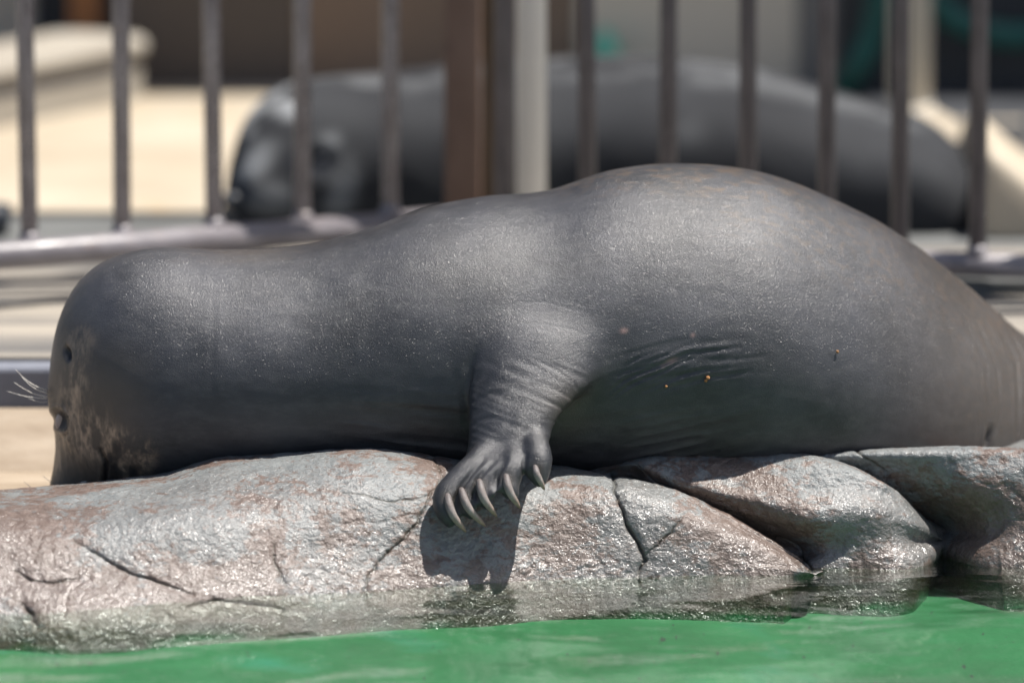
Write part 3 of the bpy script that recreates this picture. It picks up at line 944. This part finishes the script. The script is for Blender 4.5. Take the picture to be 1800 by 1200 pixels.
# ------------------------------------------------------------------ fence panels
def fence(label, xs, Yf, rail_py, bar_r, rail_r, mbar, mrail, x_ends, post=None):
    """xs: bar positions (px); Yf(px) depth; rail_py(px)"""
    a, b = x_ends
    zr = W((a + b) / 2, rail_py((a + b) / 2), Yf((a + b) / 2))[2]
    xa = W(a, 440, Yf(a))[0]; xb = W(b, 440, Yf(b))[0]
    root = empty('metal_fence', ((xa + xb) / 2, (Yf(a) + Yf(b)) / 2, ZP))
    tag(root, label, 'fence', 'metal fence panels behind the seal')
    pa = W(a, rail_py(a), Yf(a)); pb = W(b, rail_py(b), Yf(b))
    child('rail', tube('rail', [pa, (pa + pb) / 2, pb], [rail_r] * 3, 20), mrail, root)
    ht = 1.05
    ta = pa + np.array([0, 0, ht]); tb = pb + np.array([0, 0, ht])
    child('rail', tube('rail', [ta, (ta + tb) / 2, tb], [rail_r] * 3, 20), mrail, root)
    for i, x in enumerate(xs):
        p = W(x, rail_py(x), Yf(x))
        random.seed(int(x) + 5)
        lean = random.uniform(-.004, .004)
        o = child('bar', tube('bar', [p + np.array([0, 0, .005]), p + np.array([lean, 0, .5]), p + np.array([lean * 2, 0, ht])], [bar_r] * 3, 20), mbar, root)
        # weld collar where the bar meets the rail
        child('weld', tube('weld', [p + np.array([0, 0, rail_r * .8]), p + np.array([0, 0, rail_r * 1.15]), p + np.array([0, 0, rail_r * 1.6])], [bar_r * 1.35, bar_r * 1.2, bar_r * 1.0], 16), mrail, root)
    for q in (post or []):
        p = W(q[0], rail_py(q[0]), Yf(q[0]))
        child('post', tube('post', [(p[0], p[1], ZP - .02), (p[0], p[1], ZP + .6), (p[0], p[1], ZP + 1.35)], [q[1]] * 3, 20), mbar, root)
    return root

fence('grey steel railing at the left with sunlit bars and pale bottom rail', [-436, -273, -110, 52, 215, 377, 532, 686],
      lambda x: .84 + .30 * (x / 640), lambda x: 450 - 50 * x / 640, 0.0122, .0195, MBAR, MRAIL, (-520, 800), [(-520, .02)])
fence('darker steel railing at the right behind the seal\'s back', [1033, 1173, 1315, 1453, 1582, 1718, 1856, 1994, 2132],
      lambda x: 1.09 - .18 * (x - 885) / 900, lambda x: 440 + 25 * (x - 885) / 815, .0122, .0175, MDARKBAR, MRAIL, (885, 2200), [(886, .0145), (2200, .0145)])
kx0 = W(1480, 500, 1.0)[0]
o = link('kerb', box('kerb', kx0, 3.0, .93, 1.10, ZP - .02, ZP + .022, .004), MGREYFLOOR, smooth=False); struct(o)

# ------------------------------------------------------------------ second seal
P2 = [
    (1742, 400, 1745, 440, .04, 1.66), (1728, 340, 1732, 448, .11, 1.64), (1706, 280, 1716, 448, .17, 1.63), (1640, 212, 1650, 448, .22, 1.63), (1520, 178, 1530, 448, .245, 1.66),
    (1400, 146, 1405, 448, .255, 1.68), (1270, 118, 1275, 448, .26, 1.70), (1130, 106, 1130, 444, .26, 1.71), (980, 104, 985, 442, .255, 1.73), (840, 112, 845, 438, .24, 1.70),
    (720, 122, 730, 432, .22, 1.66), (620, 130, 650, 424, .20, 1.62), (530, 134, 590, 416, .18, 1.58), (465, 160, 560, 410, .16, 1.55), (425, 200, 545, 408, .14, 1.52),
    (402, 250, 535, 407, .115, 1.49), (392, 300, 525, 407, .09, 1.47), (390, 345, 510, 407, .07, 1.46), (396, 380, 480, 407, .05, 1.46), (420, 400, 455, 407, .02, 1.46)]
P2 = [(a, b, c, d_, w_, y_ + .05) for a, b, c, d_, w_, y_ in P2]
b2 = build_body([seal_mesh(P2, 120, .03, 64, .74), ], .009)
V2 = vcoords(b2)
u, v = proj(V2)
V2 = lap(b2, V2, np.clip(.15 + (1 - sstep(u, 650, 850)), 0, 1), 70, .6)
setco(b2, V2)
N2 = vnormals(b2)
u, v = proj(V2)
s = .006 * fbm(V2, 6, 3, 201)
for (cx, cy, r_, dep) in ((560, 282, 22, .016), (425, 330, 12, .006)):
    s -= dep * np.exp(-(((u - cx) / r_) ** 2 + ((v - cy) / r_) ** 2)) * (V2[:, 1] < 1.75)
s += .012 * np.exp(-(((u - 450) / 50) ** 2 + ((v - 355) / 45) ** 2)) * (V2[:, 1] < 1.6)
V2 = V2 + N2 * s[:, None]
setco(b2, V2)
u, v = proj(V2)
pale = .9 * blob(455, 215, 45, 35, -30) + .75 * blob(500, 190, 35, 45) + .6 * blob(440, 290, 45, 25, -35) + .45 * blob(600, 335, 28, 55, 15) + .35 * blob(480, 350, 50, 30) + .4 * blob(575, 250, 25, 20) + .08 * blob(1210, 240, 35, 40)
pale += .16 * (1 - sstep(v - np.interp(u, [400, 800, 1130, 1400, 1640, 1700], [60, 15, 0, 40, 105, 170]), 118, 150))  # sunlit rim along the back, painted into the coat colour
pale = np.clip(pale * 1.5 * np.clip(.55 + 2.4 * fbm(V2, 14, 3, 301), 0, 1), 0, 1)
dk2 = np.clip(.9 * blob(563, 285, 20, 22) + .8 * blob(412, 345, 28, 16, -20) + .5 * blob(420, 255, 18, 14) + .5 * blob(520, 285, 18, 20), 0, 1)
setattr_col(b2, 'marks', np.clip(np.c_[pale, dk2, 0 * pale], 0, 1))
def mat_seal2():
    m = M('second_seal_coat')
    c = m.coord()
    at = m.n('Attribute'); at.attribute_name = 'marks'
    sp = m.n('SeparateColor'); m.l(at.outputs['Color'], sp.inputs[0])
    col = m.mix(m.ramp(m.noise(c, 5, 4), [(.3, 0), (.7, 1)]), (.024, .025, .028), (.038, .040, .044))
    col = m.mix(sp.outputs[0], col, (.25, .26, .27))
    col = m.mix(sp.outputs[1], col, (.018, .022, .032))
    return m.fin(col, .75, m.bump(m.noise(c, 120, 3), .002, .5), Specular_IOR_Level=.10)
seal2 = empty('seal', (W(1100, 440, 1.75)[0], 1.75, ZP))
tag(seal2, 'out of focus dark seal with mottled pale face lying behind the railings', 'seal')
child('body', b2, mat_seal2(), seal2)
def ball(name, c, r, mat, root, sq=(1, 1, 1)):
    bm = bmesh.new()
    bmesh.ops.create_uvsphere(bm, u_segments=20, v_segments=14, radius=r)
    for q in bm.verts:
        q.co.x *= sq[0]; q.co.y *= sq[1]; q.co.z *= sq[2]
        q.co += Vector(c)
    me = bpy.data.meshes.new(name); bm.to_mesh(me); bm.free()
    return child(name, me, mat, root)
bodyV = V2
ball('eye', W(563, 285, surf_y(563, 285, 12) + .010), .014, MTUB, seal2)
ball('nose', W(408, 350, surf_y(412, 350, 14) + .012), .014, MTUB, seal2, (1.2, 1, .8))
flp = flat_tube([(760, 380, 1.60, 40, .05, 0), (740, 420, 1.50, 45, .03, 0), (700, 436, 1.42, 40, .012, 0)], 20, 16)
child('flipper', flp, b2.materials[0], seal2)

# ------------------------------------------------------------------ posts, pipes, hoses
def prism_post(name, px0, px1, Y, depth, z1, mat, label, cat, extra=None):
    xa = W(px0, 300, Y)[0]; xb = W(px1, 300, Y)[0]
    root = empty(name, ((xa + xb) / 2, Y, ZP))
    tag(root, label, cat)
    child('shaft', box('shaft', xa, xb, Y, Y + depth, ZP, z1, .004), mat, root, False)
    child('base_plate', box('bp', xa - .02, xb + .02, Y - .02, Y + depth + .02, ZP + .001, ZP + .012, .002), MDARKBAR, root, False)
    if extra: extra(root, xa, xb)
    return root
def brown_extra(root, xa, xb):
    child('board', box('board', xb + .002, xb + .030, 1.285, 1.345, ZP, 1.9, .003), MOLIVE, root, False)
prism_post('wooden_post', 781, 846, 1.27, .075, 1.9, MBROWN, 'wide rusty brown post with a darker board along its right side', 'post', brown_extra)

def pipe(name, px, wpx, Y, z0, z1, mat, label):
    c = W(px, 200, Y)
    r = wpx / 2 * K * (Y - CAM[1])
    root = empty(name, (c[0], Y, z0))
    tag(root, label, 'pipe')
    child('shaft', tube('pipe', [(c[0], Y, z0), (c[0], Y, (z0 + z1) / 2), (c[0], Y, z1)], [r] * 3, 24), mat, root)
    child('collar', tube('collar', [(c[0], Y, z0), (c[0], Y, z0 + .02), (c[0], Y, z0 + .04)], [r * 1.25] * 3, 24), mat, root)
    child('bracket', tube('bracket', [(c[0], Y - r * .5, z0 + .9), (c[0], Y, z0 + .915), (c[0], Y, z0 + .93)], [r * 1.2] * 3, 24), MDARKBAR, root)
pipe('white_pipe', 934, 54, 1.16, ZP, 2.0, MWHITE, 'thick white upright pipe beside the brown post')
pipe('white_pipe', 1614, 42, 2.55, ZP, 2.0, MCREAM, 'cream upright pipe behind the far seal at the right')
pipe('thin_pipe', 1567, 10, 2.45, ZP, 2.0, MCREAM, 'thin grey pipe just left of the cream pipe at the right')

# hose hung in two bights
Yh = 2.9
hp = [(1552, -140, Yh), (1548, -60, Yh), (1545, 0, Yh), (1532, 60, Yh), (1508, 115, Yh), (1485, 155, Yh + .02), (1470, 200, Yh + .05), (1500, 235, Yh + .05), (1560, 230, Yh + .1)]
o = link('green_hose', tube('hose', [W(*p) for p in hp], [.022] * len(hp), 16, 60), MHOSE)
tag(o, 'dark green hose hanging in a steep curve left of the cream pipe', 'hose')
hp = [(1600, -80, Yh), (1640, -5, Yh), (1680, 35, Yh), (1740, 58, Yh), (1810, 62, Yh), (1880, 40, Yh), (1930, -30, Yh)]
o = link('green_hose', tube('hose', [W(*p) for p in hp], [.022] * len(hp), 16, 60), MHOSE)
tag(o, 'dark green hose hanging in a shallow loop at the top right', 'hose')

# mint cloth bundle behind the far seal
bm = bmesh.new()
bmesh.ops.create_icosphere(bm, subdivisions=4, radius=1)
c0 = W(1062, 82, 2.94)
cv = np.array([list(q.co) for q in bm.verts])
dn = fbm(cv, 1.6, 3, 5)
for q, n_ in zip(bm.verts, dn):
    f = 1 + .35 * n_
    t = (1 - q.co.z) * .5
    q.co = Vector((q.co.x * .030 * f * (.35 + .8 * t), q.co.y * .03 * f, q.co.z * .032 * f))
me = bpy.data.meshes.new('cloth'); bm.to_mesh(me); bm.free()
o = link('cloth_bundle', me, MMINT); o.location = c0
tag(o, 'small mint green cloth bundle hung on the taupe wall beyond the far seal', 'cloth')
# pale parapet at top left with a groove
def parapet():
    Ya = 2.35; Yb = 2.82
    a_top, b_top = W(-320, 165, 2.05), W(262, 62, Yb)
    a_bot, b_bot = W(-320, 330, 2.05), W(262, 150, Yb)
    root = empty('parapet', (a_top[0], a_top[1], ZP))
    tag(root, 'low pale concrete parapet with a rounded end running back at the left', 'wall')
    dirv = Vector((b_top[0] - a_top[0], b_top[1] - a_top[1], 0)); L = dirv.length; dirv.normalize()
    zt = b_top[2]
    def blk(name, l0, l1, t0, t1, z0, z1, bev, mat):
        me = box(name, l0, l1, t0, t1, z0, z1, bev, 3)
        ang = math.atan2(dirv.y, dirv.x)
        import mathutils
        me.transform(mathutils.Matrix.Translation((a_top[0], a_top[1], 0)) @ mathutils.Matrix.Rotation(ang, 4, 'Z'))
        child(name, me, mat, root, False)
    H = zt - ZP
    blk('wall', -.6, L, 0.012, .16, ZP, ZP + H * .58, .01, MBEIGE2)
    blk('groove', -.6, L - .03, .02, .15, ZP + H * .58, ZP + H * .68, 0, MRISER)
    blk('coping', -.6, L + .01, 0, .18, ZP + H * .68, ZP + H, .02, MBEIGE2)
parapet()

# pale block at right
me = None
def block(A, dys, label):
    V = []; F = []
    for k, dy in enumerate(dys):
        for p in A: V.append((p[0], p[1] + dy, p[2]))
        V.append((A[-1][0], A[-1][1] + dy, ZP - .01)); V.append((A[0][0], A[0][1] + dy, ZP - .01))
    n = len(A) + 2
    F.append(tuple(range(n))); F.append(tuple(range(2 * n - 1, n - 1, -1)))
    for i in range(n):
        j = (i + 1) % n
        F.append((i, i + n, j + n, j))
    me = fixnormals(mesh('ramp', V, F))
    bm = bmesh.new(); bm.from_mesh(me)
    bmesh.ops.bevel(bm, geom=list(bm.edges), offset=.02, segments=3, profile=.5, affect='EDGES')
    bm.to_mesh(me); bm.free()
    o = link('concrete_block', me, MBEIGE, smooth=True)
    tag(o, label, 'block', 'beige blocks at the right')
block([W(a, b, 2.45) for a, b in ((1600, 200), (1650, 208), (1712, 246), (1790, 320))], (-.10, .14), 'sunlit beige block peeping out behind the far seal\'s rump')
block([W(a, b, 1.42) for a, b in ((1722, 300), (1748, 262), (1790, 300), (1850, 352), (1960, 380), (2050, 420))], (0, .45), 'sunlit beige concrete block with a sloping top at the right edge behind the railing')

# dark tub at left edge
c0 = W(-18, 415, 1.45)
root = empty('rubber_tub', (c0[0], 1.45, ZP)); tag(root, 'dark rubber tub at the far left edge beyond the railing', 'tub')
child('tub', tube('tub', [(c0[0], 1.45, ZP + .002), (c0[0], 1.45, ZP + .02), (c0[0], 1.45, ZP + .045)], [.026, .030, .033], 24), MTUB, root)

# wall panels at the back, plus an unseen canopy added for shade
root = empty('back_wall', (0, 5, ZP)); tag(root, 'brown, taupe and dark wall panels at the back with an added unseen canopy for shade', 'building')
Yb = 2.98
def wallpart(name, p0, p1, mat, Y=Yb, z1=2.4, dy=.1):
    xa = W(p0, 100, Y)[0]; xb = W(p1, 100, Y)[0]
    child(name, box(name, xa, xb, Y, Y + dy, ZP, z1), mat, root, False)
wallpart('panel', -1600, 60, MTAUPE, Yb + .3)
wallpart('panel', 62, 215, MDARKWALL, Yb + .28)
wallpart('panel', 217, 520, mat_simple('dark_brown_wall', (.10, .078, .062), (.14, .11, .085), 1.5, .8), Yb)
wallpart('panel', 522, 1012, MBROWNWALL, Yb + .004)
wallpart('panel', 1014, 1400, MTAUPE, Yb)
wallpart('panel', 1402, 1470, mat_simple('grey_brown_wall', (.20, .18, .16), (.26, .235, .21), 1.5, .8), Yb + .004)
wallpart('panel', 1472, 3600, MDARKWALL, Yb)
child('shade_roof', box('shade_roof', -6, 7, 3.02, 7.2, 2.42, 2.52, .01), MSHADEROOF, root, False)  # out of view, added only to keep sun off the back wall
for x in (-3.2, 3.6):
    child('shade_roof_column', box('shade_roof_column', x, x + .12, 3.05, 3.17, ZP, 2.42), MORANGE, root, False)
xo = W(150, 30, 3.05)[0]
o = empty('orange_post', (xo, 3.05, ZP)); tag(o, 'orange brown post standing in the shade at the top left', 'post')
child('shaft', box('shaft', xo - .027, xo + .027, 3.05, 3.1, ZP, 2.42, .004), MORANGE, o, False)
child('base_plate', box('bp', xo - .05, xo + .05, 3.02, 3.13, ZP + .001, ZP + .015), MDARKBAR, o, False)
